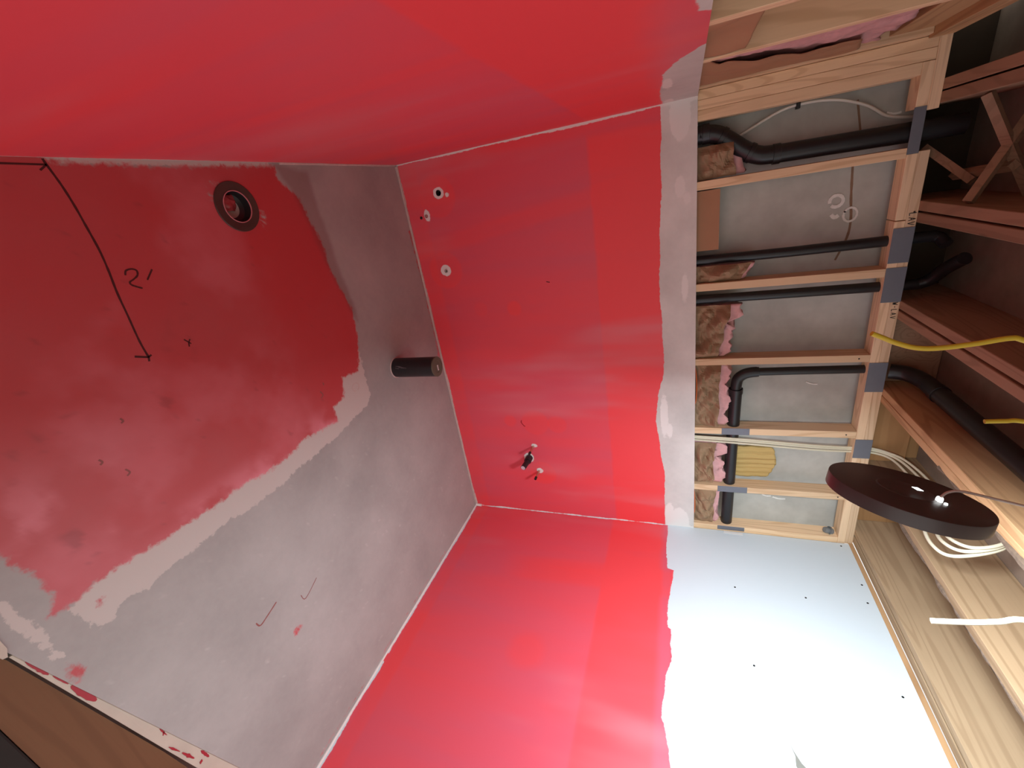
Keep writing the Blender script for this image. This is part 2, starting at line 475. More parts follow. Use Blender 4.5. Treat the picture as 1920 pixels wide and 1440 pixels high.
def floor_fields(x, y):
    sp = sd_poly(x, y, RED)
    # wash of thin paint lapping over the board beyond the red area, and small splashes
    lap_ = sd_poly(x, y, [(0.02, -0.87), (0.04, -0.713), (0.204, -0.708), (0.309, -0.69), (0.437, -0.735), (0.30, -0.765), (0.12, -0.81)]) - 0.004
    for cx, cy, rx, ry in [(1.788, -1.587, 0.013, 0.016), (1.245, -2.118, 0.022, 0.014), (1.12, -2.0, 0.007, 0.007)]:
        sp = np.maximum(sp, sd_ell(x, y, cx, cy, rx, ry))
    # thin red line of paint run out from the wall along the back joint
    wv = 0.026 + 0.02 * (vnoise(x, y, 6, 1, 5) - 0.5)
    sp = np.maximum(sp, np.where((x > 0.35) & (x < 1.25), np.minimum(wv + y, -0.010 - y) * 1.0 - 0.002, -1.0))
    sp = np.maximum(sp, np.where(y < -0.5, -0.012 + 0.018 * vnoise(y, x, 9, 1, 8) - np.abs(x - (W - 0.028)), -1.0) - 0.002)
    pale = sd_poly(x, y, CREAM)
    pale = np.maximum(pale, sd_poly(x, y, SMEAR))
    pale = np.maximum(pale, np.where(y < -0.9, 0.019 - x, -1.0))
    for cx, cy, rx, ry in [(0.113, -1.195, 0.02, 0.012), (0.19, -1.02, 0.03, 0.012), (0.075, -1.16, 0.012, 0.02)]:
        e = sd_ell(x, y, cx, cy, rx, ry); pale = np.maximum(pale, e); sp = np.minimum(sp, -e)
    th = 0.25 + 0.5 * vnoise(x, y, 2.2, 2.2, 3)
    th += 0.45 * np.clip((y + 1.25) / 0.25, 0, 1) * np.clip((x - 0.0) / 0.2, 0, 1)
    th -= 0.5 * np.clip((-1.75 - y) / 0.25, 0, 1) + 0.35 * np.clip((x - 0.85) / 0.2, 0, 1)
    lap = sd_poly(x, y, [(0.0, -0.885), (0.03, -0.70), (0.204, -0.705), (0.309, -0.69), (0.437, -0.70), (0.62, -0.665), (0.72, -0.68), (0.66, -0.71), (0.44, -0.77), (0.30, -0.79), (0.12, -0.83)])
    dirt = 0.42 * sstep(lap + 0.02 * (fbm2(x, y, 20, 20, 90) - 0.5), -0.012, 0.02)
    inside = sstep(sp, 0.0, 0.03)
    dirt = dirt + 0.35 * sstep(fbm2(x, y, 13, 13, 91, 3), 0.66, 0.78) * sstep(-y, 1.2, 1.7) * sstep(x, 0.35, 0.6) * inside
    dirt = dirt + 0.3 * sstep(fbm2(x, y, 34, 34, 95, 2), 0.84, 0.93) * inside
    pink = 0.30 * sstep(fbm2(x, y, 4, 4, 92, 5), 0.46, 0.75) * sstep(-y, 0.9, 1.3) + 0.7 * sstep(fbm2(x, y, 9, 9, 93, 4), 0.40, 0.70) * np.maximum(sstep(-y, 1.72, 1.98) * sstep(x, 0.6, 0.9), sstep(x, 0.98, 1.09))
    pink = np.clip(pink * (0.8 + 0.4 * fbm2(x, y, 30, 30, 94, 2)), 0, 0.9)
    tone = fbm2(x, y, 4, 4, 96, 5) + 0.5 * sstep(fbm2(x, y, 45, 45, 97, 2), 0.80, 0.95) * sstep(x, 1.1, 1.3)
    return finish({'sd_paint': sp, 'sd_pale': pale, 'thick': th}, x, y, 3, 3, 100, pink, np.clip(dirt, 0, 0.8), tone)

M['floor'] = painted('painted_backer_board_floor', (0.375, 0.365, 0.345), (0.53, 0.49, 0.45), 0.030, 0.009, (0.49, 0.056, 0.060), (0.46, 0.090, 0.096), rough_red=0.48)
floor = panel('floor', lambda u, v: (u * W, yedge(u * W) * (1 - v), u * 0), 240, 230, (0, 0, 1), 0.02, floor_fields, M['floor'], holes=[(DR[0], DR[1], 0.072)], plane=(0, 1))

ply = bmesh.new()
pts = [(0.86, -2.262), (2.75, -2.262), (2.75, yedge(2.75) - 0.095), (1.98, yedge(1.98) - 0.066), (1.69, yedge(1.69) - 0.042), (1.10, yedge(1.10) - 0.012), (1.02, yedge(1.0) - 0.02), (0.86, yedge(0.86) - 0.03)]
top = [ply.verts.new((x, y, -0.014)) for x, y in pts]; bot = [ply.verts.new((x, y, -0.032)) for x, y in pts]
ply.faces.new(top); ply.faces.new(bot[::-1])
for k in range(len(pts)): ply.faces.new((top[k], bot[k], bot[(k + 1) % len(pts)], top[(k + 1) % len(pts)]))
tag(from_bm('floor_plywood', ply, M['ply']), 'brown plywood subfloor in the lower corner of the picture', kind='structure')
# white edge strip that shows along the room side of the painted floor
st = bmesh.new()
ins = [(1.095, yedge(1.095) + 0.004), (1.40, yedge(1.40) + 0.002), (1.70, yedge(1.70) + 0.002), (2.43, yedge(2.43) + 0.002)]
ous = [(1.095, yedge(1.095) - 0.006), (1.40, yedge(1.40) - 0.021), (1.70, yedge(1.70) - 0.037), (2.43, yedge(2.43) - 0.072)]
A = [st.verts.new((x, y, -0.003)) for x, y in ins]; Bv = [st.verts.new((x, y, -0.005)) for x, y in ous]
A2 = [st.verts.new((x, y, -0.012)) for x, y in ins]; B2 = [st.verts.new((x, y, -0.012)) for x, y in ous]
for k in range(3):
    st.faces.new((A[k], Bv[k], Bv[k + 1], A[k + 1])); st.faces.new((Bv[k], B2[k], B2[k + 1], Bv[k + 1])); st.faces.new((A2[k], A2[k + 1], B2[k + 1], B2[k]))
    st.faces.new((A[k], A[k + 1], A2[k + 1], A2[k]))
st.faces.new((A[0], A2[0], B2[0], Bv[0])); st.faces.new((A[3], Bv[3], B2[3], A2[3]))
M['edgestrip'] = plain('off_white_floor_edge', (0.50, 0.44, 0.36), 0.75, var=0.14, scale=12)
trim1 = tag(from_bm('trim_1', st, M['edgestrip']), kind='structure')
def onstrip(x, k): return (x, yedge(x) - k * (0.006 + (x - 1.095) * 0.05), -0.0035)
for x0, x1, k0, k1, w in [(1.13, 1.20, 0.05, 0.25, 0.010), (1.21, 1.26, 0.1, 0.15, 0.005), (1.27, 1.36, 0.15, 0.35, 0.018), (1.60, 1.64, 0.05, 0.2, 0.004), (1.62, 1.63, 0.05, 0.35, 0.005), (1.68, 1.73, 0.8, 0.7, 0.005), (1.74, 1.80, 0.7, 0.65, 0.008), (1.80, 1.85, 0.1, 0.2, 0.008), (1.83, 1.84, 0.5, 0.75, 0.008)]:
    ribbon('paint_drip', [[onstrip(x0, k0), onstrip((x0 + x1) / 2, (k0 + k1) / 2), onstrip(x1, k1)]], w, (0, 0, 1), M['drip'], trim1, 0.001, True)
# a second loose piece of the same white edge, at the very corner of the picture
st = bmesh.new()
pp = [(0.90, -2.206), (1.02, -2.176), (1.068, -2.176), (1.088, -2.184), (1.085, -2.192), (1.03, -2.205), (0.90, -2.235)]
a = [st.verts.new((x, y, 0.004)) for x, y in pp]; b = [st.verts.new((x, y, -0.012)) for x, y in pp]
st.faces.new(a); st.faces.new(b[::-1])
for k in range(len(pp)): st.faces.new((a[k], b[k], b[(k + 1) % len(pp)], a[(k + 1) % len(pp)]))
tag(from_bm('trim_2', st, M['edgestrip']), kind='structure')
tag(box('floor_outer', -0.6, 3.2, -4.2, 0.3, -0.16, -0.035, M['concrete'], bevel=0), kind='structure')
tag(box('floor_mat', 0.5, 2.7, -3.0, -2.264, -0.034, -0.012, M['darkmat'], bevel=0.004), 'dark floor covering at the bottom left corner, beside the plywood', 'floor mat')

# ------------------------------------------------------------------ back wall board
H1, H3 = (0.183, 0.234), (0.613, 0.176)
H2 = (0.294, 0.126)
BACKTOP = [(-0.011, 1.437), (0.225, 1.432), (0.461, 1.422), (0.887, 1.408), (1.128, 1.422), (1.322, 1.418), (1.458, 1.395), (1.637, 1.375), (1.787, 1.393), (2.066, 1.416), (2.438, 1.413)]
STUBS = [(1.955, 0.513), (1.86, 0.559), (2.064, 0.573)]
def back_fields(x, z):
    sp = interp(x, BACKTOP) - z + 0.012 * (vnoise(x, z, 9, 2, 11) - 0.5)
    lw = 0.004 + 0.006 * vnoise(z, x, 7, 1, 2) + 0.02 * np.clip(vnoise(z, x, 3.0, 1, 12) - 0.72, 0, 1) * 3
    rw = 0.002 + 0.012 * np.clip(vnoise(z, x, 9, 1, 4) - 0.3, 0, 1)
    bw = 0.004 + 0.010 * vnoise(x, z, 5, 1, 6)
    sp = np.minimum(sp, np.minimum(x - lw, W - rw - x)); sp = np.minimum(sp, z - bw)
    pale = np.maximum(lw + 0.004 - x, x - (W - rw - 0.004))
    for (cx, cz), rx, rz in [(H1, 0.031, 0.034), ((0.20, 0.285), 0.012, 0.012), ((H2[0] - 0.004, H2[1] + 0.005), 0.034, 0.019), (H3, 0.034, 0.035),
                             (STUBS[0], 0.040, 0.036), ((1.852, 0.566), 0.014, 0.024), ((2.06, 0.580), 0.022, 0.024)]:
        e = sd_ell(x, z, cx, cz, rx, rz); sp = np.minimum(sp, -e); pale = np.maximum(pale, e)
    for cx, cz, rx, rz in [(0.06, 1.515, 0.10, 0.045), (0.354, 1.513, 0.05, 0.022), (0.41, 1.545, 0.03, 0.014), (0.841, 1.535, 0.075, 0.016), (1.60, 1.42, 0.14, 0.022), (1.70, 1.45, 0.05, 0.016), (2.40, 1.50, 0.12, 0.06), (2.36, 1.44, 0.12, 0.03)]:
        pale = np.maximum(pale, sd_ell(x, z, cx, cz, rx, rz))
    th = 0.12 + 0.3 * vnoise(x, z, 2.0, 0.9, 21) + 0.28 * vnoise(x, z, 7, 0.8, 22)
    band = np.clip((z - 1.085) / 0.015, 0, 1) * np.clip((x - 0.05) / 0.03, 0, 1)
    th += 0.75 * band
    for cx, cz, r, a in [(0.20, 0.22, 0.12, 0.4), (0.613, 0.176, 0.115, 0.4), (1.67, 0.60, 0.10, 0.35), (1.68, 0.75, 0.07, 0.35), (2.08, 0.60, 0.10, 0.35), (0.88, 0.58, 0.05, 0.5), (0.87, 0.36, 0.05, 0.2), (1.66, 0.42, 0.05, 0.4)]:
        th += a * np.clip((r - np.hypot(x - cx, z - cz)) / 0.012, 0, 1)
    th += 0.3 * np.clip((0.07 - np.abs(z - 0.06)) / 0.02, 0, 1) + 0.3 * np.clip((0.07 - x) / 0.03, 0, 1) + 0.35 * np.clip((0.5 - np.abs(x - 0.45 - 0.1 * (z - 0.6))) / 0.02, 0, 1) * np.clip((0.06 - np.abs(x - 0.42 + 0.14 * (z - .5))) / 0.03, 0, 1)
    return finish({'sd_paint': sp, 'sd_pale': pale, 'thick': th}, x, z, 4.5, 0.8, 200, 0.5)
M['wallback'] = painted('painted_backer_board_wall', (0.69, 0.67, 0.64), (0.82, 0.79, 0.76), 0.010, 0.0022)
wall_back = panel('wall_back', lambda u, v: (u * W, u * 0, v * BT), 260, 170, (0, -1, 0), 0.0127, back_fields, M['wallback'], holes=[(H1[0], H1[1], 0.017)], plane=(0, 2))

# ------------------------------------------------------------------ right wall board
RIGHTTOP = [(0.01, 1.427), (-0.175, 1.423), (-0.373, 1.427), (-0.376, 1.463), (-0.462, 1.461), (-0.611, 1.44), (-0.679, 1.438), (-0.761, 1.44), (-0.769, 1.458), (-0.941, 1.458), (-1.003, 1.435), (-1.097, 1.432), (-1.205, 1.424), (-1.213, 1.434), (-1.306, 1.449), (-1.378, 1.457), (-1.6, 1.44), (-1.61, 1.46), (-2.0, 1.45), (-2.9, 1.44)]
def right_fields(y, z):
    sp = interp(y, RIGHTTOP) - z + 0.008 * (vnoise(y, z, 12, 2, 31) - 0.5)
    cw = 0.002 + 0.012 * np.clip(vnoise(z, y, 9, 1, 34) - 0.35, 0, 1)
    bw = 0.006 + 0.012 * vnoise(y, z, 6, 1, 36)
    sp = np.minimum(sp, np.minimum(-y - cw, z - bw))
    sp = np.maximum(sp, np.where(z < 0.03, 0.02 - np.abs(y + 1.26), -1.0))
    pale = y * 0 - 1.0
    th = 0.10 + 0.30 * vnoise(y, z, 1.7, 1.0, 41) + 0.2 * vnoise(y, z, 6, 0.8, 42)
    th += 0.55 * np.clip((z - 1.06) / 0.015, 0, 1) * np.clip((1.40 - z) / 0.02, 0.2, 1)
    th += 0.4 * np.clip((0.11 - np.abs(y + 0.55 - 0.05 * z)) / 0.04, 0, 1) * np.clip((z - 0.4) / 0.2, 0, 1)
    th += 0.3 * np.clip((0.05 - np.abs(z - 0.07)) / 0.02, 0, 1)
    th += 0.3 * np.clip((0.12 - np.hypot(y + 1.05, z - 0.75)) / 0.05, 0, 1)
    th -= 0.45 * np.clip((0.035 - np.abs(z - 1.43)) / 0.02, 0, 1)
    return finish({'sd_paint': sp, 'sd_pale': pale, 'thick': th}, y, z, 3.2, 0.7, 300, 0.5, tone=y * 0 + 0.5)
M['wallright'] = painted('painted_white_wallboard', (0.655, 0.745, 0.79), (0.82, 0.82, 0.82), 0.010, 0.0025, bv=(0.97, 1.03))
wall_right = panel('wall_right', lambda u, v: (u * 0 + W, -2.9 + u * 2.9, v * 2.425), 290, 240, (-1, 0, 0), 0.0127, right_fields, M['wallright'], plane=(1, 2))

# ------------------------------------------------------------------ left wall board
def ltop(y): return 1.588 + np.minimum(y, 0) * 0.016
LBARE = [(0.05, 1.441), (-0.134, 1.441), (-0.432, 1.442), (-0.665, 1.457), (-0.812, 1.51), (-0.908, 1.562), (-0.96, 1.62), (-3.0, 1.64)]
def left_fields(y, z):
    sp = interp(y, LBARE) - z + 0.02 * (vnoise(y, z, 6, 3, 51) - 0.5)
    cw = 0.0015 + 0.006 * np.clip(vnoise(z, y, 9, 1, 54) - 0.3, 0, 1)
    sp = np.minimum(sp, np.minimum(-y - cw, z - 0.003 - 0.004 * vnoise(y, z, 6, 1, 56)))
    e = sd_poly(y, z, [(-1.17, 1.60), (-1.21, 1.545), (-1.30, 1.535), (-1.34, 1.60)]); sp = np.minimum(sp, -e)
    pale = -cw - 0.003 - y
    pale = -pale
    for cy, cz, ry, rz in [(-0.47, 1.47, 0.10, 0.018), (-0.05, 1.47, 0.05, 0.02)]:
        q = sd_ell(y, z, cy, cz, ry, rz); pale = np.maximum(pale, q); sp = np.minimum(sp, -q)
    th = 0.15 + 0.35 * vnoise(y, z, 2.2, 0.8, 61) + 0.2 * vnoise(y, z, 8, 0.7, 62)
    th += 0.65 * np.clip((z - 1.10) / 0.015, 0, 1)
    th += 0.25 * np.clip((0.05 - np.abs(y + 1.38)) / 0.03, 0, 1) + 0.2 * np.clip((0.07 - np.abs(y + 1.77)) / 0.03, 0, 1)
    th -= 0.7 * np.clip((z - 1.40) / 0.1, 0, 1)
    return finish({'sd_paint': sp, 'sd_pale': pale, 'thick': th}, y, z, 3.0, 0.6, 400, 0.35)
M['wallleft'] = painted('painted_backer_board_left', (0.56, 0.53, 0.50), (0.72, 0.66, 0.62), 0.014, 0.004)
wall_left = panel('wall_left', lambda u, v: (u * 0, -2.9 + u * 2.9, v * ltop(-2.9 + u * 2.9)), 290, 170, (1, 0, 0), 0.0127, left_fields, M['wallleft'], plane=(1, 2))

# joint beads along the floor and up the corners
def bead(name, p0, p1, r, mat, seed, n=70):
    P0, P1 = Vector(p0), Vector(p1); path = []; rr = []
    for i in range(n + 1):
        p = P0.lerp(P1, i / n); k = fbm(p, 9, seed)
        path.append(p + Vector((0.002 * fbm(p, 14, seed + 3), 0.002 * fbm(p, 14, seed + 5), 0))); rr.append(r * (1 + 0.55 * k))
    return tag(tube(name, path, rr, mat, seg=8), kind='structure')
bead('trim_3', (0.01, -0.004, 0.003), (W - 0.01, -0.004, 0.003), 0.0085, M['caulk'], 1.0)
bead('trim_4', (W - 0.004, -0.01, 0.002), (W - 0.004, yedge(W) + 0.02, 0.002), 0.006, M['whitecaulk'], 2.0)
bead('trim_5', (0.001, -0.85, 0.001), (0.001, -0.01, 0.001), 0.006, M['caulk'], 3.0)
bead('trim_6', (W - 0.012, -0.012, 0.004), (W - 0.004, -0.006, 0.05), 0.011, M['whitecaulk'], 4.0, 10)

# ------------------------------------------------------------------ marks on the boards
def fl(pts, z=0.0): return [(x, y, z) for x, y in pts]
ribbon('marker_arrow', [fl([(0.003, -1.612), (0.017, -1.61), (0.066, -1.601), (0.117, -1.596), (0.166, -1.594), (0.23, -1.592), (0.284, -1.595), (0.351, -1.602), (0.417, -1.605), (0.494, -1.609), (0.546, -1.607)]),
                        fl([(0.531, -1.64), (0.546, -1.607)]), fl([(0.546, -1.607), (0.558, -1.611)]), fl([(0.546, -1.608), (0.542, -1.597)])], 0.0055, (0, 0, 1), M['marker'], floor)
ribbon('marker_arrow', [fl([(0.014, -1.80), (0.015, -1.697), (0.017, -1.61)]), fl([(0.017, -1.61), (0.03, -1.629)])], 0.0045, (0, 0, 1), M['marker'], floor)
ribbon('marker_writing', [fl([(0.308, -1.561), (0.296, -1.554), (0.294, -1.538), (0.301, -1.527), (0.314, -1.531), (0.323, -1.546), (0.328, -1.558), (0.336, -1.558), (0.345, -1.546), (0.352, -1.534)]),
                          fl([(0.305, -1.485), (0.332, -1.511)])], 0.0048, (0, 0, 1), M['marker'], floor)
ribbon('drip_mark', [fl([(1.593, -1.608), (1.609, -1.663), (1.615, -1.696), (1.591, -1.705)])], 0.005, (0, 0, 1), M['redink'], floor)
ribbon('drip_mark', [fl([(1.668, -1.419), (1.701, -1.499), (1.668, -1.512)])], 0.003, (0, 0, 1), M['redink'], floor)
ribbon('marker_cross', [fl([(0.53, -1.49), (0.55, -1.474)]), fl([(0.535, -1.472), (0.545, -1.48), (0.557, -1.484)])], 0.004, (0, 0, 1), M['marker'], floor)
for (x, y, l) in [(0.68, -1.749, 0.014), (0.82, -1.80, 0.02), (0.76, -1.84, 0.015), (0.93, -1.05, 0.03), (0.90, -1.02, 0.012)]:
    ribbon('scuff_mark', [fl([(x, y), (x + l * 0.7, y + l * 0.3), (x + l, y - l * 0.2)])], 0.005, (0, 0, 1), M['redink'], floor)
ribbon('trowel_ring', [[(1.01 + 0.02 * math.cos(t), -0.835 + 0.024 * math.sin(t), 0) for t in np.linspace(0.3, 5.9, 14)]], 0.005, (0, 0, 1), M['caulk'], floor)
for y, z in [(-0.438, 1.785), (-0.439, 2.118), (-0.415, 2.39), (-0.876, 1.82), (-0.881, 2.367), (-0.024, 2.383), (-0.30, 2.40)]:
    lathe('screw', [(0, 0.0012), (0.004, 0.0012), (0.005, 0)], (W, y, z), (-1, 0, 0), M['black'], wall_right, 10)
tr = bmesh.new()
tv = [tr.verts.new((W - 0.0006, y, z)) for y, z in [(-1.163, 1.902), (-1.20, 1.915), (-1.235, 1.934), (-1.275, 1.975), (-1.285, 1.93), (-1.25, 1.912), (-1.215, 1.916)]]
tr.faces.new(tv)
from_bm('torn_paper_patch', tr, plain('torn_grey_paper', (0.20, 0.20, 0.175), 0.9), wall_right)
ribbon('paper_scrap', [[(W - 0.0003, -0.010, 1.765), (W - 0.0003, -0.014, 1.82), (W - 0.0003, -0.013, 1.872)]], 0.020, (-1, 0, 0), M['white'], wall_right, 0.0015)
ribbon('scratch', [[(0.74, -0.0003, 0.80), (0.745, -0.0003, 0.82)]], 0.004, (0, -1, 0), M['marker'], wall_back)
ribbon('paint_run', [[(1.655, -0.0003, 0.505), (1.67, -0.0003, 0.50), (1.695, -0.0003, 0.515), (1.70, -0.0003, 0.525)]], 0.006, (0, -1, 0), plain('dark_red_run', (0.36, 0.012, 0.02), 0.4), wall_back)

# ------------------------------------------------------------------ framing above the back wall board
SY0, SY1 = 0.0132, 0.102
for x0, x1 in [(0.347, 0.385), (0.832, 0.870), (1.246, 1.284), (1.680, 1.720), (2.090, 2.130), (2.402, 2.443)]:
    box('stud', x0, x1, SY0, SY1, 0.0, 2.374, M['wood_z'], wall_back)
box('stud', -0.022, 0.0155, SY0, SY1, 0.0, 2.411, M['wood_z'], wall_back)
box('stud', 0.0165, 0.055, SY0, SY1, 0.0, 2.411, M['wood_z'], wall_back)
box('stud', 0.056, 0.098, SY0, SY1, 0.0, 2.374, M['wood_z'], wall_back)
box('top_plate', 0.057, 0.212, SY0, SY1, 2.3745, 2.4115, M['wood_x'], wall_back)
box('top_plate', 0.372, 0.628, SY0, SY1, 2.3745, 2.4115, M['wood_x'], wall_back)
box('top_plate', 0.632, W + 0.012, SY0, SY1, 2.3745, 2.4115, M['wood_x'], wall_back)
box('top_plate', -0.11, 0.222, SY0, SY1, 2.412, 2.4495, M['wood_x'], wall_back)
upper_plate = box('top_plate', 0.366, W + 0.012, SY0 + 0.001, SY1, 2.412, 2.4495, M['wood_x'], wall_back)
for x0, x1, z0, z1 in [(0.206, 0.372, 2.372, 2.411), (0.66, 0.81, 2.374, 2.449), (0.83, 0.988, 2.374, 2.449), (1.288, 1.446, 2.374, 2.449), (1.726, 1.842, 2.374, 2.449),
                       (1.679, 1.721, 1.733, 1.876), (2.089, 2.131, 1.722, 1.884), (2.402, 2.432, 1.729, 1.883)]:
    box('nail_plate', x0, x1, SY0 - 0.002, SY0 - 0.0003, z0, z1, M['steel'], wall_back, 0.0004)
# handwriting on the plates
def letters(glyphs, x, z, h, adv):
    L = []
    for g in glyphs:
        for stroke in g: L.append([(x + a * h * 0.62, SY0, z + b * h) for a, b in stroke])
        x += adv
    return L
gL = [[(0, 1), (0, 0.02)], [(0, 0), (0.7, 0.05)]]; gA = [[(0, 0), (0.4, 1)], [(0.4, 1), (0.8, 0)], [(0.15, 0.38), (0.7, 0.4)]]; gV = [[(0, 1), (0.4, 0)], [(0.4, 0), (0.85, 1)]]
gD = [[(0.1, 0.5), (0.6, 0.5)]]; gW = [[(0, 1), (0.25, 0)], [(0.25, 0), (0.45, 0.7)], [(0.45, 0.7), (0.65, 0)], [(0.65, 0), (0.9, 1)]]
ribbon('handwriting', letters([gL, gA, gV], 0.604, 2.420, 0.024, 0.018), 0.0026, (0, -1, 0), M['pen'], upper_plate)
ribbon('handwriting', letters([gW, gD, gL, gA, gV], 0.990, 2.421, 0.020, 0.0165), 0.0024, (0, -1, 0), M['pen'], upper_plate)

wall_outer = tag(box('wall_outer', -0.35, 2.75, 0.152, 0.40, -0.15, 2.4505, M['concrete'], bevel=0), kind='structure')
CY = 0.152
ribbon('rust_streak', [[(0.39, CY, 2.235), (0.52, CY, 2.245), (0.62, CY, 2.256), (0.70, CY, 2.25), (0.80, CY, 2.215)]], 0.010, (0, -1, 0), M['rust'], wall_outer)
ribbon('rust_streak', [[(0.13, CY, 2.22), (0.25, CY, 2.245)]], 0.008, (0, -1, 0), M['rust'], wall_outer)
ribbon('form_line', [[(0.30, CY, 1.9), (0.33, CY, 2.36)]], 0.004, (0, -1, 0), M['rust'], wall_outer)
ribbon('mortar_ring', [[(0.528 + 0.025 * math.cos(t), CY, 2.189 + 0.026 * math.sin(t)) for t in np.linspace(-0.8, 5.0, 14)]], 0.014, (0, -1, 0), M['mortar'], wall_outer, 0.004)
ribbon('mortar_ring', [[(0.595 + 0.030 * math.cos(t), CY, 2.250 + 0.026 * math.sin(t)) for t in np.linspace(-2.2, 4.3, 14)]], 0.009, (0, -1, 0), M['mortar'], wall_outer, 0.004)
ribbon('mortar_smear', [[(0.585, CY, 2.175), (0.600, CY, 2.19), (0.592, CY, 2.205)]], 0.016, (0, -1, 0), M['mortar'], wall_outer, 0.003)
ribbon('mortar_smear', [[(1.45, CY, 2.155), (1.462, CY, 2.18), (1.465, CY, 2.21)]], 0.006, (0, -1, 0), M['mortar'], wall_outer, 0.003)
for x, z, l in [(2.235, 1.99, 0.05), (2.25, 2.05, 0.07), (2.22, 1.90, 0.03), (0.25, 2.30, 0.04), (0.20, 2.33, 0.05)]:
    ribbon('mortar_smear', [[(x, CY, z), (x + 0.01, CY, z + l * 0.5), (x + 0.008, CY, z + l)]], 0.008, (0, -1, 0), M['mortar'], wall_outer, 0.002)

# ------------------------------------------------------------------ left wall framing
LX0, LX1 = -0.109, -0.0135
for y0 in (-0.63, -1.052, -1.46, -1.87):
    box('stud', LX0, LX1, y0, y0 + 0.038, 0.0, 2.374, M['wood_z'], wall_left)
box('top_plate', LX0, LX1, -2.9, 0.008, 2.3745, 2.4115, M['wood_y'], wall_left)
box('top_plate', LX0, LX1, -2.9, 0.008, 2.412, 2.4495, M['wood_y'], wall_left)
tag(box('wall_outer_left', -0.16, -0.135, -2.9, 0.151, 0.0, 2.72, M['rim'], bevel=0), kind='structure')
box('stud', LX0, -0.0235, -0.03, 0.10, 0.0, 2.374, M['wood_z'], wall_left)
box('blocking', LX0, LX1 - 0.03, -0.59, -0.032, 2.24, 2.374, M['wood_y'], wall_left)
# right wall plate
box('top_plate', W + 0.0135, W + 0.10, -2.9, 0.10, 2.3745, 2.4115, M['wood_y'], wall_right)
box('top_plate', W + 0.004, W + 0.10, -2.9, 0.0125, 2.4265, 2.4495, M['wood_y'], wall_right)
for y0 in (-0.05, -0.45, -0.86, -1.27, -1.68, -2.1, -2.5):
    box('stud', W + 0.0135, W + 0.10, y0, y0 + 0.038, 0.0, 2.374, M['wood_z'], wall_right)

# ------------------------------------------------------------------ ceiling: deck, joists, rim boards, bridging
ceiling = tag(box('ceiling', -0.3, 2.75, -3.2, 0.40, 2.687, 2.705, M['deck'], bevel=0), kind='structure')
JB, JT = 2.4497, 2.6868
joists = []
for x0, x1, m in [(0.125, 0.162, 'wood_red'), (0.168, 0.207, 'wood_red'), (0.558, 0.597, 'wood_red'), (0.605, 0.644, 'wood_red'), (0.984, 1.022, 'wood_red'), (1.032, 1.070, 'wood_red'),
                  (1.428, 1.465, 'wood_y'), (1.468, 1.504, 'wood_y'), (1.885, 1.925, 'wood_tan_dimmed'), (2.335, 2.373, 'wood_grainy'), (2.386, 2.430, 'wood_grainy')]:
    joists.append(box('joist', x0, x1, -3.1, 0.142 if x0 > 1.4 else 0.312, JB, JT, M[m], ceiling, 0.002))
xs = [-0.10, 0.125, 0.207, 0.558, 0.644, 0.984, 1.070, 1.428, 1.504, 1.885, 1.925, 2.335]
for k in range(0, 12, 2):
    deep = 0.17 if k < 6 else 0.0                           # left bays run back over the foundation, deepened for shade, to a far rim
    box('rim_board', xs[k] + 0.001, xs[k + 1] - 0.001, 0.104 + deep, 0.142 + deep, JB - (0.004 if deep else 0), JT, M['rim' if k >= 6 else 'rim_shaded'], ceiling)
# rough bark left on the lower corner of two joists
for x, z, y0, y1, s, jo in [(1.9235, JB + 0.004, -1.6, 0.08, 1.0, joists[8]), (1.503, JB + 0.004, -1.7, -0.55, 2.0, joists[7])]:
    path = []; rr = []
    for i in range(90):
        y = y0 + (y1 - y0) * i / 89; k = fbm((x, y, 0), 11, s)
        path.append((x + 0.003 * fbm((x, y, 1), 20, s), y, z + 0.004 * k)); rr.append(max(0.003, 0.0115 * (0.8 + 1.5 * k)))
    tube('bark_edge', path, rr, M['bark'], jo, seg=7)
# cross bridging between the two left joists
for a, b in [((0.212, -0.20, 2.655), (0.552, -0.27, 2.475)), ((0.212, -0.235, 2.475), (0.552, -0.235, 2.655)), ((0.36, 0.09, 2.46), (0.50, -0.08, 2.56)), ((0.48, 0.06, 2.56), (0.45, -0.26, 2.58))]:
    tube('bridging', [a, b], 0.019, M['wood_red'], ceiling, seg=4)
box('blocking', 1.072, 1.426, 0.10, 0.135, 2.452, 2.685, M['wood_red'], ceiling)
box('blocking', 1.506, 1.883, 0.060, 0.102, 2.452, 2.62, M['rim'], ceiling)
# nail heads in the framing
for (x, z) in [(0.36, 2.395), (0.60, 2.436), (1.265, 2.33), (1.70, 2.33), (2.11, 2.34), (0.92, 2.39)]:
    lathe('nail_head', [(0, 0.001), (0.0035, 0.001), (0.004, 0)], (x, SY0, z), (0, -1, 0), M['black'], wall_back, 8)

# ================================================================== THINGS
# ------------------------------------------------------------------ disc lamp hanging on its wire
LC = Vector((1.031, -1.36, 1.985)); LN = Vector((-0.9545, 0.2264, 0.1940)).normalized(); LR = 0.1464
lamp = tag(empty('disc_lamp', LC), 'black round flat lamp dangling on its wire below the ceiling joists', 'lamp')
lathe('housing', [(0, 0), (LR - 0.003, 0), (LR - 0.0008, -0.0008), (LR, -0.003), (LR, -0.030), (LR - 0.003, -0.030), (LR - 0.003, -0.024), (0, -0.024)], LC, LN, M['lampblack'], lamp, 96)
me_, nt_, bs_ = new_mat('lit_diffuser')
bs_.inputs['Base Color'].default_value = (0.9, 0.9, 0.9, 1)
bs_.inputs['Emission Color'].default_value = (0.87, 0.97, 1.03, 1)
bs_.inputs['Emission Strength'].default_value = LAMP_STRENGTH
lathe('diffuser', [(LR - 0.0035, -0.0245), (LR - 0.0045, -0.027), (0, -0.0285)], LC, LN, me_, lamp, 28)
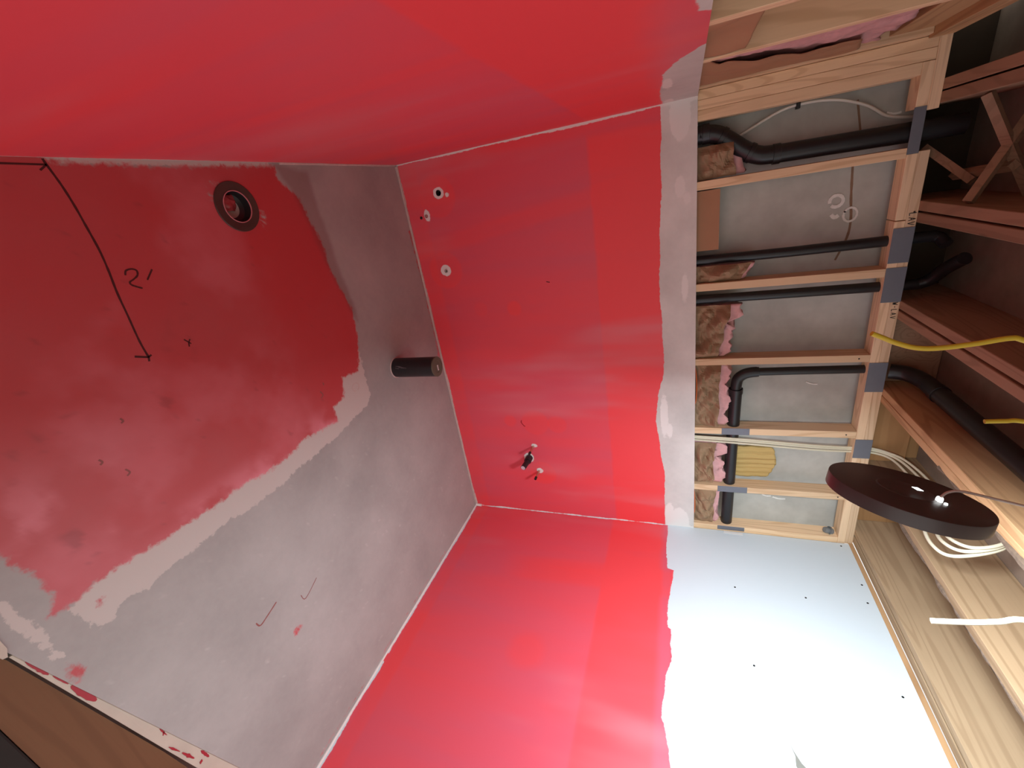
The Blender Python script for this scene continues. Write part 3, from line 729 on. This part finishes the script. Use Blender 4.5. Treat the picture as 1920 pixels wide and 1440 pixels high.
lathe('mounting_dish', [(0.055, 0.0), (0.053, 0.0012), (0.050, 0.0014), (0.047, 0.0004), (0.0, 0.0003)], LC + LN * 0.0002, LN, M['lampblack'], lamp, 48)
lu = LN.orthogonal().normalized(); lv = LN.cross(lu)
def ldisc(p, lift): p = Vector(p); return p - LN * (p - LC).dot(LN) + LN * lift
tx = bmesh.new()
c = ldisc((1.041, -1.341, 2.014), 0.0)
e1 = (RX * 0.93 - RY * 0.36); e1 = (e1 - LN * e1.dot(LN)).normalized(); e2 = LN.cross(e1)
for s3 in (0.0003, 0.0012):
    for a_, b_ in ((-1, -1), (1, -1), (1, 1), (-1, 1)): tx.verts.new(c + e1 * 0.0065 * a_ + e2 * 0.0085 * b_ + LN * s3)
tx.verts.ensure_lookup_table()
for q in [(0, 1, 2, 3), (4, 7, 6, 5), (0, 4, 5, 1), (1, 5, 6, 2), (2, 6, 7, 3), (3, 7, 4, 0)]: tx.faces.new([tx.verts[i] for i in q])
ml_, ntl_, bsl_ = new_mat('light_through_knockout')
bsl_.inputs['Base Color'].default_value = (0.9, 0.9, 0.9, 1); bsl_.inputs['Emission Color'].default_value = (0.96, 1, 0.98, 1); bsl_.inputs['Emission Strength'].default_value = 3.0
from_bm('lit_knockout', tx, ml_, lamp)
w0 = ldisc((1.033, -1.392, 2.030), 0.0)
lathe('wire_connector', [(0, 0.010), (0.005, 0.010), (0.0065, 0.006), (0.0065, 0.0)], w0, LN, ml_, lamp, 12)  # connector given its own glow, standing for light leaking from the housing
lathe('screw', [(0, 0.004), (0.003, 0.0035), (0.0035, 0.0)], ldisc((1.031, -1.405, 2.036), 0), LN, ml_, lamp, 10)  # screw head made to glow with the same emission
wp = [w0 + LN * 0.008, w0 + LN * 0.020 + Vector((0, 0.004, 0.012)), w0 + LN * 0.026 + Vector((0.0, 0.0, 0.035)), w0 + LN * 0.022 + Vector((0.01, -0.004, 0.10)), w0 + LN * 0.016 + Vector((0.02, -0.01, 0.18)), w0 + Vector((0.02, -0.03, 0.32)), w0 + Vector((0.01, -0.05, 0.43)), Vector((1.072, -1.45, 2.50))]
tube('wire', smooth_path(wp, 8), 0.0028, plain('pale_lamp_wire', (0.52, 0.44, 0.40), 0.5), lamp, 8)

# ------------------------------------------------------------------ black pipes in the stud bays
def coupling(parent, p, d, r, l=0.03):
    d = Vector(d).normalized(); p = Vector(p)
    return lathe('coupling', [(r, -l / 2), (r * 1.10, -l / 2 + 0.001), (r * 1.10, l / 2 - 0.001), (r, l / 2)], p, d, M['abs'], parent, 28)
t = tag(empty('vent_pipe', (0.15, 0.06, 1.4)), 'thick black pipe with an offset bend, in the bay with the bowed white cable', 'pipe', 'black pipes in the back wall')
path = [(0.150, 0.062, 0.3), (0.150, 0.062, 1.5), (0.151, 0.062, 1.60), (0.160, 0.062, 1.665), (0.195, 0.062, 1.72), (0.245, 0.062, 1.785), (0.275, 0.062, 1.84), (0.284, 0.062, 1.90), (0.287, 0.062, 2.1), (0.292, 0.062, 2.45), (0.293, 0.062, 2.56)]
tube('pipe_run', smooth_path(path, 6), 0.0385, M['abs'], t, 28)
coupling(t, (0.151, 0.062, 1.625), (0, 0, 1), 0.0385); coupling(t, (0.177, 0.062, 1.695), (0.5, 0, 0.8), 0.0385, 0.02); coupling(t, (0.262, 0.062, 1.812), (0.45, 0, 0.85), 0.0385, 0.02); coupling(t, (0.285, 0.062, 1.915), (0, 0, 1), 0.0385)
t = tag(empty('vent_pipe', (0.72, 0.06, 0.3)), 'thin black pipe next to the smooth flat brown facing', 'pipe', 'black pipes in the back wall')
tube('pipe_run', [(0.716, 0.06, 0.3), (0.720, 0.06, 1.5), (0.722, 0.06, 2.0), (0.716, 0.06, 2.54)], 0.0235, M['abs'], t, 22)
tube('branch_pipe', smooth_path([(0.716, 0.062, 2.52), (0.724, 0.055, 2.555), (0.75, 0.02, 2.57)], 5), 0.0235, M['abs'], t, 20)
t = tag(empty('vent_pipe', (0.924, 0.06, 0.3)), 'thin black pipe beside the pink fringed batt, one stud from the flat brown facing', 'pipe', 'black pipes in the back wall')
tube('pipe_run', [(0.924, 0.06, 0.3), (0.924, 0.06, 1.6), (0.924, 0.06, 2.53)], 0.0235, M['abs'], t, 22)
tube('branch_pipe', smooth_path([(0.924, 0.062, 2.52), (0.905, 0.05, 2.555), (0.85, 0.0, 2.575), (0.79, -0.10, 2.585)], 6), 0.026, M['abs'], t, 20)
t = tag(empty('drain_pipe', (1.9, 0.06, 1.79)), 'black pipe running through the nail-plated studs, then bending at an elbow', 'pipe', 'black pipes in the back wall')
tube('level_run', [(2.45, 0.062, 1.783), (1.9, 0.062, 1.793), (1.46, 0.062, 1.802)], 0.0325, M['abs'], t, 26)
tube('elbow', smooth_path([(1.47, 0.062, 1.802), (1.425, 0.062, 1.803), (1.385, 0.062, 1.812), (1.360, 0.062, 1.84), (1.350, 0.062, 1.875), (1.348, 0.062, 1.90)], 6), [0.034] * 12 + [0.033, 0.032, 0.031, 0.030, 0.029, 0.028, 0.027, 0.026, 0.0255, 0.025, 0.0245, 0.024, 0.0235, 0.023][:14] if False else 0.0285, M['abs'], t, 24)
coupling(t, (1.462, 0.062, 1.802), (1, 0, 0), 0.0325, 0.03); coupling(t, (1.348, 0.062, 1.892), (0, 0, 1), 0.0245, 0.035)
tube('upright_run', [(1.348, 0.062, 1.88), (1.344, 0.062, 2.1), (1.340, 0.062, 2.46)], 0.0215, M['abs'], t, 22)
t = tag(empty('ceiling_pipe', (1.37, 0.0, 2.56)), 'long black pipe lying between the ceiling joists', 'pipe')
tube('pipe_run', smooth_path([(1.345, 0.04, 2.47), (1.348, 0.01, 2.53), (1.355, -0.06, 2.565), (1.36, -0.16, 2.572), (1.36, -0.6, 2.572), (1.36, -1.4, 2.575), (1.36, -2.6, 2.58)], 8), 0.036, M['abs'], t, 26)
coupling(t, (1.36, -0.18, 2.572), (0, 1, 0), 0.036, 0.04)

# stub standing in the floor
t = tag(empty('floor_pipe_stub', (1.05, -0.49, 0)), 'black capped pipe stub standing upright on the grey floor', 'pipe')
PX, PY = 1.050, -0.487
lathe('pipe', [(0.0545, 0.0), (0.0545, 0.264), (0.0525, 0.266)], (PX, PY, 0.0), (0, 0, 1), M['abs'], t, 56)
lathe('cap', [(0.0550, 0.262), (0.0555, 0.266), (0.0545, 0.269), (0.034, 0.2695), (0.032, 0.2675), (0.0, 0.268)], (PX, PY, 0.0), (0, 0, 1), M['greycap'], t, 56)
sk = box('sticker', PX - 0.008, PX + 0.022, PY - 0.004, PY + 0.006, 0.2697, 0.2702, M['white'], t, 0)
ribbon('print', [[(PX - 0.004, PY + 0.001, 0.2702), (PX + 0.018, PY + 0.001, 0.2702)]], 0.004, (0, 0, 1), M['greyplug'], sk, 0.0003)
lathe('sealant_ring', [(0.0590, 0.0003), (0.0575, 0.002), (0.0555, 0.003), (0.0547, 0.004)], (PX, PY, 0), (0, 0, 1), M['caulk'], t, 48)
sm = bmesh.new()
for k in range(9):
    a0 = -2.02 + 0.07 * R.uniform(-1, 1) * 2; z0 = 0.03 + 0.05 * R.random()
    P = [(PX + 0.0547 * math.cos(a0 + 0.03 * i * R.uniform(0.3, 1)), PY + 0.0547 * math.sin(a0 + 0.03 * i), z0 + 0.008 * i) for i in range(4)]
    bm_tube(P, 0.0012, 5, sm)
from_bm('scuffs', sm, plain('grey_scuff', (0.16, 0.15, 0.16), 0.6), t)

# ------------------------------------------------------------------ floor drain
t = tag(empty('floor_drain', (DR[0], DR[1], 0)), 'round dark floor drain set in the red painted floor', 'drain')
lathe('flange', [(0.0865, 0.0005), (0.0865, 0.003), (0.085, 0.0042), (0.060, 0.0036), (0.0555, 0.002)], (DR[0], DR[1], 0), (0, 0, 1), M['drain'], t, 64)
lathe('lip', [(0.0558, 0.003), (0.0555, 0.0052), (0.053, 0.0055), (0.0525, 0.002)], (DR[0], DR[1], 0), (0, 0, 1), M['drainlip'], t, 64)
lathe('throat', [(0.0535, 0.002), (0.0525, -0.012), (0.048, -0.026), (0.034, -0.034), (0.033, -0.11)], (DR[0], DR[1], 0), (0, 0, 1), M['abs'], t, 48)
lathe('bottom', [(0.0335, -0.108), (0.0, -0.108)], (DR[0], DR[1], 0), (0, 0, 1), M['black'], t, 32)
gb = bm_lumpy(DR[0] - 0.044, DR[0] + 0.010, DR[1] - 0.036, DR[1] + 0.022, -0.034, -0.018, (14, 14, 4), lambda c: Vector((0.004 * fbm(c, 40, 1), 0.004 * fbm(c, 40, 2), 0.012 * fbm(c, 45, 3) - 0.25 * ((c.x - DR[0] + 0.02) ** 2 + (c.y - DR[1] + 0.01) ** 2) / 0.03)))
from_bm('paint_film', gb, M['drainwet'], t, smooth=True)

# ------------------------------------------------------------------ stub-outs on the back wall
t = tag(empty('sink_drain_stub', (1.955, 0, 0.513)), 'short black drain stub poking out of the red back wall', 'pipe')
bp_ = [(1.955, 0.05, 0.516), (1.955, -0.02, 0.516), (1.955, -0.05, 0.516), (1.957, -0.085, 0.512), (1.960, -0.118, 0.506)]
tube('pipe', smooth_path(bp_, 4), 0.0185, M['abs'], t, 22)
lathe('collar', [(0.019, 0.028), (0.0245, 0.028), (0.025, 0.022), (0.025, -0.045), (0.0235, -0.048), (0.019, -0.048)], (1.955, 0.0, 0.516), (0, 1, 0), M['abs'], t, 28)
lathe('end_plug', [(0.0155, 0.0), (0.0155, 0.0015), (0, 0.0015)], (1.960, -0.118, 0.506), (0.07, -1, -0.17), plain('pale_plug', (0.62, 0.6, 0.66), 0.5), t, 22)
for x, z, lab in [(1.86, 0.559, 'thin copper water stub farther from the white wall, by the black drain stub'), (2.064, 0.573, 'thin copper water stub nearer the white wall, by the black drain stub')]:
    t = tag(empty('water_stub', (x, 0, z)), lab, 'pipe', 'copper water stubs')
    tube('pipe', [(x, 0.04, z), (x, -0.078, z - 0.001)], 0.0075, M['copper'], t, 14)
    tube('end_cap', [(x, -0.074, z - 0.001), (x, -0.096, z - 0.001)], 0.0088, M['black'], t, 14)
t = tag(empty('pipe_end', (H3[0], 0, H3[1])), 'pale capped pipe end in the lone round white spot on the red wall', 'pipe')
lathe('pipe', [(0.011, -0.01), (0.011, 0.006), (0.0085, 0.007), (0.008, 0.002), (0, 0.002)], (H3[0] + 0.004, 0, H3[1] + 0.004), (0, -1, 0), plain('pale_metal', (0.5, 0.44, 0.40), 0.4, 0.3), t, 18)
lathe('slot', [(0.0045, 0.0), (0.0045, 0.004), (0, 0.004)], (H3[0] + 0.003, -0.002, H3[1] + 0.008), (0, -1, 0), M['black'], t, 10)
t = tag(empty('pipe_end', (H1[0], 0, H1[1])), 'dark pipe end inside the open wall hole ringed with torn white paint', 'pipe')
lathe('pipe', [(0.0115, -0.06), (0.0115, -0.014), (0.0095, -0.0135), (0.0095, -0.05)], (H1[0] + 0.003, 0, H1[1] + 0.003), (0, -1, 0), M['abs'], t, 18)
t = tag(empty('pipe_end', (H2[0], 0, H2[1])), 'small reddish pipe end in the torn paint beside the black dot', 'pipe')
lathe('pipe', [(0.010, -0.004), (0.010, 0.004), (0.008, 0.005), (0.007, 0.001), (0, 0.001)], (H2[0] - 0.001, 0, H2[1]), (0, -1, 0), plain('painted_pipe_end', (0.42, 0.2, 0.18), 0.5), t, 16)
tag(lathe('wall_plug', [(0, 0.003), (0.006, 0.003), (0.0085, 0.001), (0.009, -0.002)], (0.297, -0.0005, 0.089), (0, -1, 0), M['black'], None, 16), 'tiny black plug dot beside the smallest patch of torn white paint', 'plug')

# ------------------------------------------------------------------ insulation batts
def batt(label, x0, x1, zl, zr, kdrop, seed, tuft=0.03, flatk=False, y0=0.018, y1=0.098):
    t = tag(empty('insulation_batt', ((x0 + x1) / 2, 0.05, 1.40)), label, 'insulation', 'insulation batts in the stud bays')
    zt = max(zl, zr)
    def top(x): return zl + (zr - zl) * (x - x0) / max(x1 - x0, 1e-6)
    def dfib(c):
        k = (c.z - 1.40) / (zt - 1.40)
        d = Vector((0, 0, 0))
        e = min(1.0, min(c.x - x0, x1 - c.x) / 0.02 + 0.05)
        d.z = k * (top(c.x) - zt) + k * k * (tuft * fbm(c, 22, seed, 4) * 1.6 - 0.012 * (1 - e))
        d.y = 0.006 * fbm(c, 26, seed + 4, 3) - (0.014 * k ** 6 if abs(c.y - y1) > 0.03 else 0)
        d.x = 0.006 * fbm(c, 30, seed + 9, 3) * e
        return d
    from_bm('fiberglass', bm_lumpy(x0 + 0.006, x1 - 0.006, y0 + 0.036, y1, 1.40, zt, (max(8, int((x1 - x0) / 0.012)), 6, 28), dfib), M['pink'], t, smooth=True)
    def dk(c):
        k = (c.z - 1.40) / (zt - kdrop - 1.40)
        d = Vector((0, 0, k * (top(c.x) - zt) * 0.9))
        if flatk:
            d.y = 0.003 * fbm(c, 9, seed, 2); return d
        r = abs(fbm((c.x * 1.0 + c.z * 1.2, c.y, c.z * 0.5 - c.x * 0.4), 8, seed + 2, 1)); r2 = abs(fbm((c.x - c.z, 0, c.z * 0.6), 21, seed + 7, 1))
        hgt = min(1.0, max(0.0, (c.z - 1.592) / 0.03)) * min(1.0, max(0.0, min(c.x - x0, x1 - c.x) / 0.035))
        r3 = abs(fbm((c.x * 0.6 - c.z * 1.1, c.y, c.z * 0.7 + c.x), 15, seed + 3, 1))
        d.y = (0.013 - 0.016 * r - 0.006 * r2) + hgt * (0.004 - 0.060 * r - 0.040 * r3 - 0.014 * r2)
        d.z += k * 0.020 * fbm(c, 14, seed + 11, 2); d.x = 0.004 * fbm(c, 24, seed + 5, 2)
        return d
    from_bm('kraft_facing', bm_lumpy(x0 + 0.003, x1 - 0.003, y0 + 0.012, y0 + 0.015, 1.40, zt - kdrop, (max(8, int((x1 - x0) / 0.009)), 1, 40), dk), M['kraft_flat' if flatk else 'kraft'], t)
    return t
batt('crumpled brown batt against the bend of the thick black pipe', 0.200, 0.345, 1.755, 1.785, 0.025, 1.3)
batt('smooth flat brown batt facing, the only uncrumpled one before the concrete', 0.388, 0.672, 1.690, 1.690, 0.0, 2.1, 0.0, True)
batt('narrow crumpled batt wedged between a thin black pipe and a stud', 0.745, 0.831, 1.86, 1.80, 0.02, 3.7)
batt('crumpled batt with pink fringe between a thin black pipe and the next stud', 0.951, 1.245, 1.795, 1.745, 0.045, 4.2, 0.05)
batt('crumpled batt with pink top next to the black pipe elbow', 1.286, 1.679, 1.765, 1.755, 0.045, 5.9)
batt('crumpled batt with a pink tuft beside the three pale cables', 1.796, 2.088, 1.755, 1.745, 0.050, 6.4, 0.05)
batt('crumpled batt in the last bay next to the white wall', 2.133, 2.402, 1.735, 1.725, 0.020, 7.7, 0.02)

def batt_left(label, y0, y1, zt, ky0, ky1, kz, seed, torn):
    t = tag(empty('insulation_batt', (-0.06, (y0 + y1) / 2, 1.40)), label, 'insulation', 'insulation batts in the stud bays')
    def d1(c):
        k = (c.z - 1.40) / (zt - 1.40)
        return Vector((0.020 * fbm(c, 15, seed, 4) - 0.012, 0.010 * fbm(c, 20, seed + 3, 3), 0.08 * k * k * fbm(c, 9, seed + 6, 3)))
    from_bm('fiberglass', bm_lumpy(-0.104, -0.033, y0 + 0.008, y1 - 0.008, 1.40, zt, (5, 40, 60), d1), M['pink'], t, smooth=True)
    def d2(c):
        w = (c.y - ky0) / (ky1 - ky0); k = (c.z - 1.40) / (kz - 1.40)
        dy = 0.0
        if torn:                                             # facing torn away along the stud, pink showing
            yl = np.interp(c.z, [1.40, 1.60, 1.66, 1.80, 2.0, 2.2], [ky0, ky0 + 0.02, ky0 + 0.17, ky0 + 0.22, ky0 + 0.34, ky0 + 0.42]) + 0.05 * fbm((0, 0, c.z), 8, seed, 2)
            dy = (yl - ky0) * (1 - w)
        r = abs(fbm(c, 5, seed + 8, 2))
        return Vector((0.020 * r - 0.004 + (0.010 * (1 - w) * fbm((0, 0, c.z), 12, seed, 2) if torn else 0.012 * math.sin(9 * c.z + 5 * w)), dy, (-0.05 * (1 - w) * k if torn else -0.02 * w)))
    from_bm('kraft_facing', bm_lumpy(-0.030, -0.027, ky0, ky1, 1.40, kz, (1, 30, 50), d2), M['kraft_flat'], t, smooth=True)
    return t
batt_left('torn pink batt with brown facing beside the triple corner studs', -0.592, -0.002, 2.20, -0.588, 0.008, 2.16, 2.6, True)
t = batt_left('brown faced batt cut off by the top edge of the picture', -1.014, -0.632, 1.66, -1.012, -0.636, 1.715, 8.3, False)

# ------------------------------------------------------------------ cables
def cable(name, label, pts, r, mat, group=None, seg=10, flat=1.0, n=8):
    o = tube(name, smooth_path(pts, n), r, M[mat], None, seg, flat)
    return tag(o, label, 'cable', group)
cable('cable', 'long yellow cable curving in front of the top plate', [(0.653, -1.352, 1.872), (0.664, -1.35, 1.893), (0.676, -1.35, 1.916), (0.688, -1.35, 1.95), (0.690, -1.35, 1.986), (0.683, -1.35, 2.04), (0.674, -1.35, 2.088), (0.681, -1.35, 2.112), (0.72, -1.36, 2.20), (0.85, -1.38, 2.35), (0.99, -1.40, 2.46)], 0.0052, 'cable_yellow', 'loose cable ends hanging from the joists')
cable('cable', 'short yellow cable end at the right edge of the picture', [(0.855, -1.35, 2.088), (0.853, -1.35, 2.12), (0.853, -1.35, 2.147), (0.87, -1.36, 2.25), (0.96, -1.38, 2.38), (1.04, -1.40, 2.46)], 0.0046, 'cable_yellow', 'loose cable ends hanging from the joists')
cable('cable', 'brightly lit white cable end in front of the pale joists', [(1.444, -1.35, 2.104), (1.437, -1.35, 2.14), (1.426, -1.35, 2.188), (1.412, -1.35, 2.23), (1.395, -1.35, 2.269), (1.40, -1.36, 2.36), (1.445, -1.38, 2.47)], 0.0066, 'cable_cream', 'loose cable ends hanging from the joists')
gc = 'pale cables in the back wall'
for dx, lab in [(0.0, 'pale cable lying closest to the stud, of three parallel ones'), (0.011, 'middle one of the three parallel pale cables'), (0.026, 'pale cable nearest the tan ribbed patch, of three parallel ones')]:
    s = dx * 1.0
    cable('cable', lab, [(1.738 + s, 0.030, 1.30), (1.748 + s, 0.028, 1.59), (1.760 + s * 1.1, 0.028, 1.87), (1.785 + s * 1.1, 0.034, 2.20), (1.796 + s, 0.045, 2.38), (1.797 + s, 0.045, 2.46), (1.800 + s, 0.015, 2.52), (1.805 + s, -0.05, 2.575 - s), (1.815 + s * 0.6, -0.20, 2.61 - s * 2), (1.79, -0.42, 2.575 - s * 2), (1.73, -0.62, 2.48 - s * 2.5), (1.655 + s * 1.6, -0.775, 2.415 - s * 1.5), (1.63 + s * 1.8, -0.845, 2.445 - s * 1.5), (1.61 + s, -0.83, 2.53), (1.60 + s, -0.74, 2.60), (1.66, -0.70, 2.66)], 0.0060, 'cable_cream', gc)
t = tag(empty('stapled_cable', (0.2, 0.1, 1.7)), 'white cable bowed over the concrete beside the thick black pipe', 'cable')
tube('cable_run', smooth_path([(0.205, 0.135, 1.72), (0.17, 0.135, 1.80), (0.115, 0.115, 1.93), (0.105, 0.110, 2.03), (0.118, 0.115, 2.14), (0.16, 0.13, 2.25), (0.215, 0.135, 2.33), (0.235, 0.135, 2.42)], 8), 0.0062, M['cable_white'], t, 10)
box('clip', 0.0985, 0.122, 0.090, 0.122, 1.985, 1.999, M['black'], t, 0.001)
cable('cable', 'thin orange cable at the board edge by the black pipe elbow', [(1.292, 0.0225, 1.585), (1.34, 0.019, 1.594), (1.42, 0.019, 1.597), (1.50, 0.019, 1.594), (1.54, 0.021, 1.582)], 0.0035, 'cable_orange', 'orange cable pieces behind the board', 8)
cable('cable', 'thin orange cable at the board edge in the bay next to the white wall', [(2.135, 0.0225, 1.586), (2.20, 0.018, 1.592), (2.30, 0.018, 1.592), (2.34, 0.021, 1.582)], 0.0035, 'cable_orange', 'orange cable pieces behind the board', 8)

# tan ribbed patch behind the level pipe, grey plug on the last stud
pb = bm_lumpy(1.872, 2.086, 0.128, 0.150, 1.80, 2.045, (24, 2, 26), lambda c: Vector((0.010 * fbm(c, 18, 3.3) * (1 if c.z > 1.83 else 0.3), 0.006 * math.sin(c.x * 190 + 3 * fbm(c, 7, 5.0)) if c.y < 0.14 else 0, -((c.x - 1.965) / 0.12) ** 2 * 0.045 * max(0, (c.z - 1.9) / 0.145) + 0.012 * fbm(c, 25, 8.0) * max(0, (c.z - 1.9) / 0.145))))
tag(from_bm('fibreboard_patch', pb, M['foam'], smooth=True), 'tan ribbed patch on the concrete beside the pale cables', 'patch')
t = tag(empty('grey_plug', (2.38, 0.045, 2.31)), 'small grey plug between the top plate and the white wall', 'plug')
lathe('body', [(0, 0.016), (0.016, 0.015), (0.018, 0.008), (0.018, -0.03), (0.015, -0.034), (0, -0.034)], (2.383, 0.045, 2.325), (-0.4, -0.2, -1), M['greyplug'], t, 12)
lathe('flange', [(0.024, 0.002), (0.024, -0.006), (0.017, -0.007)], (2.383, 0.045, 2.335), (-0.4, -0.2, -1), M['greyplug'], t, 12)
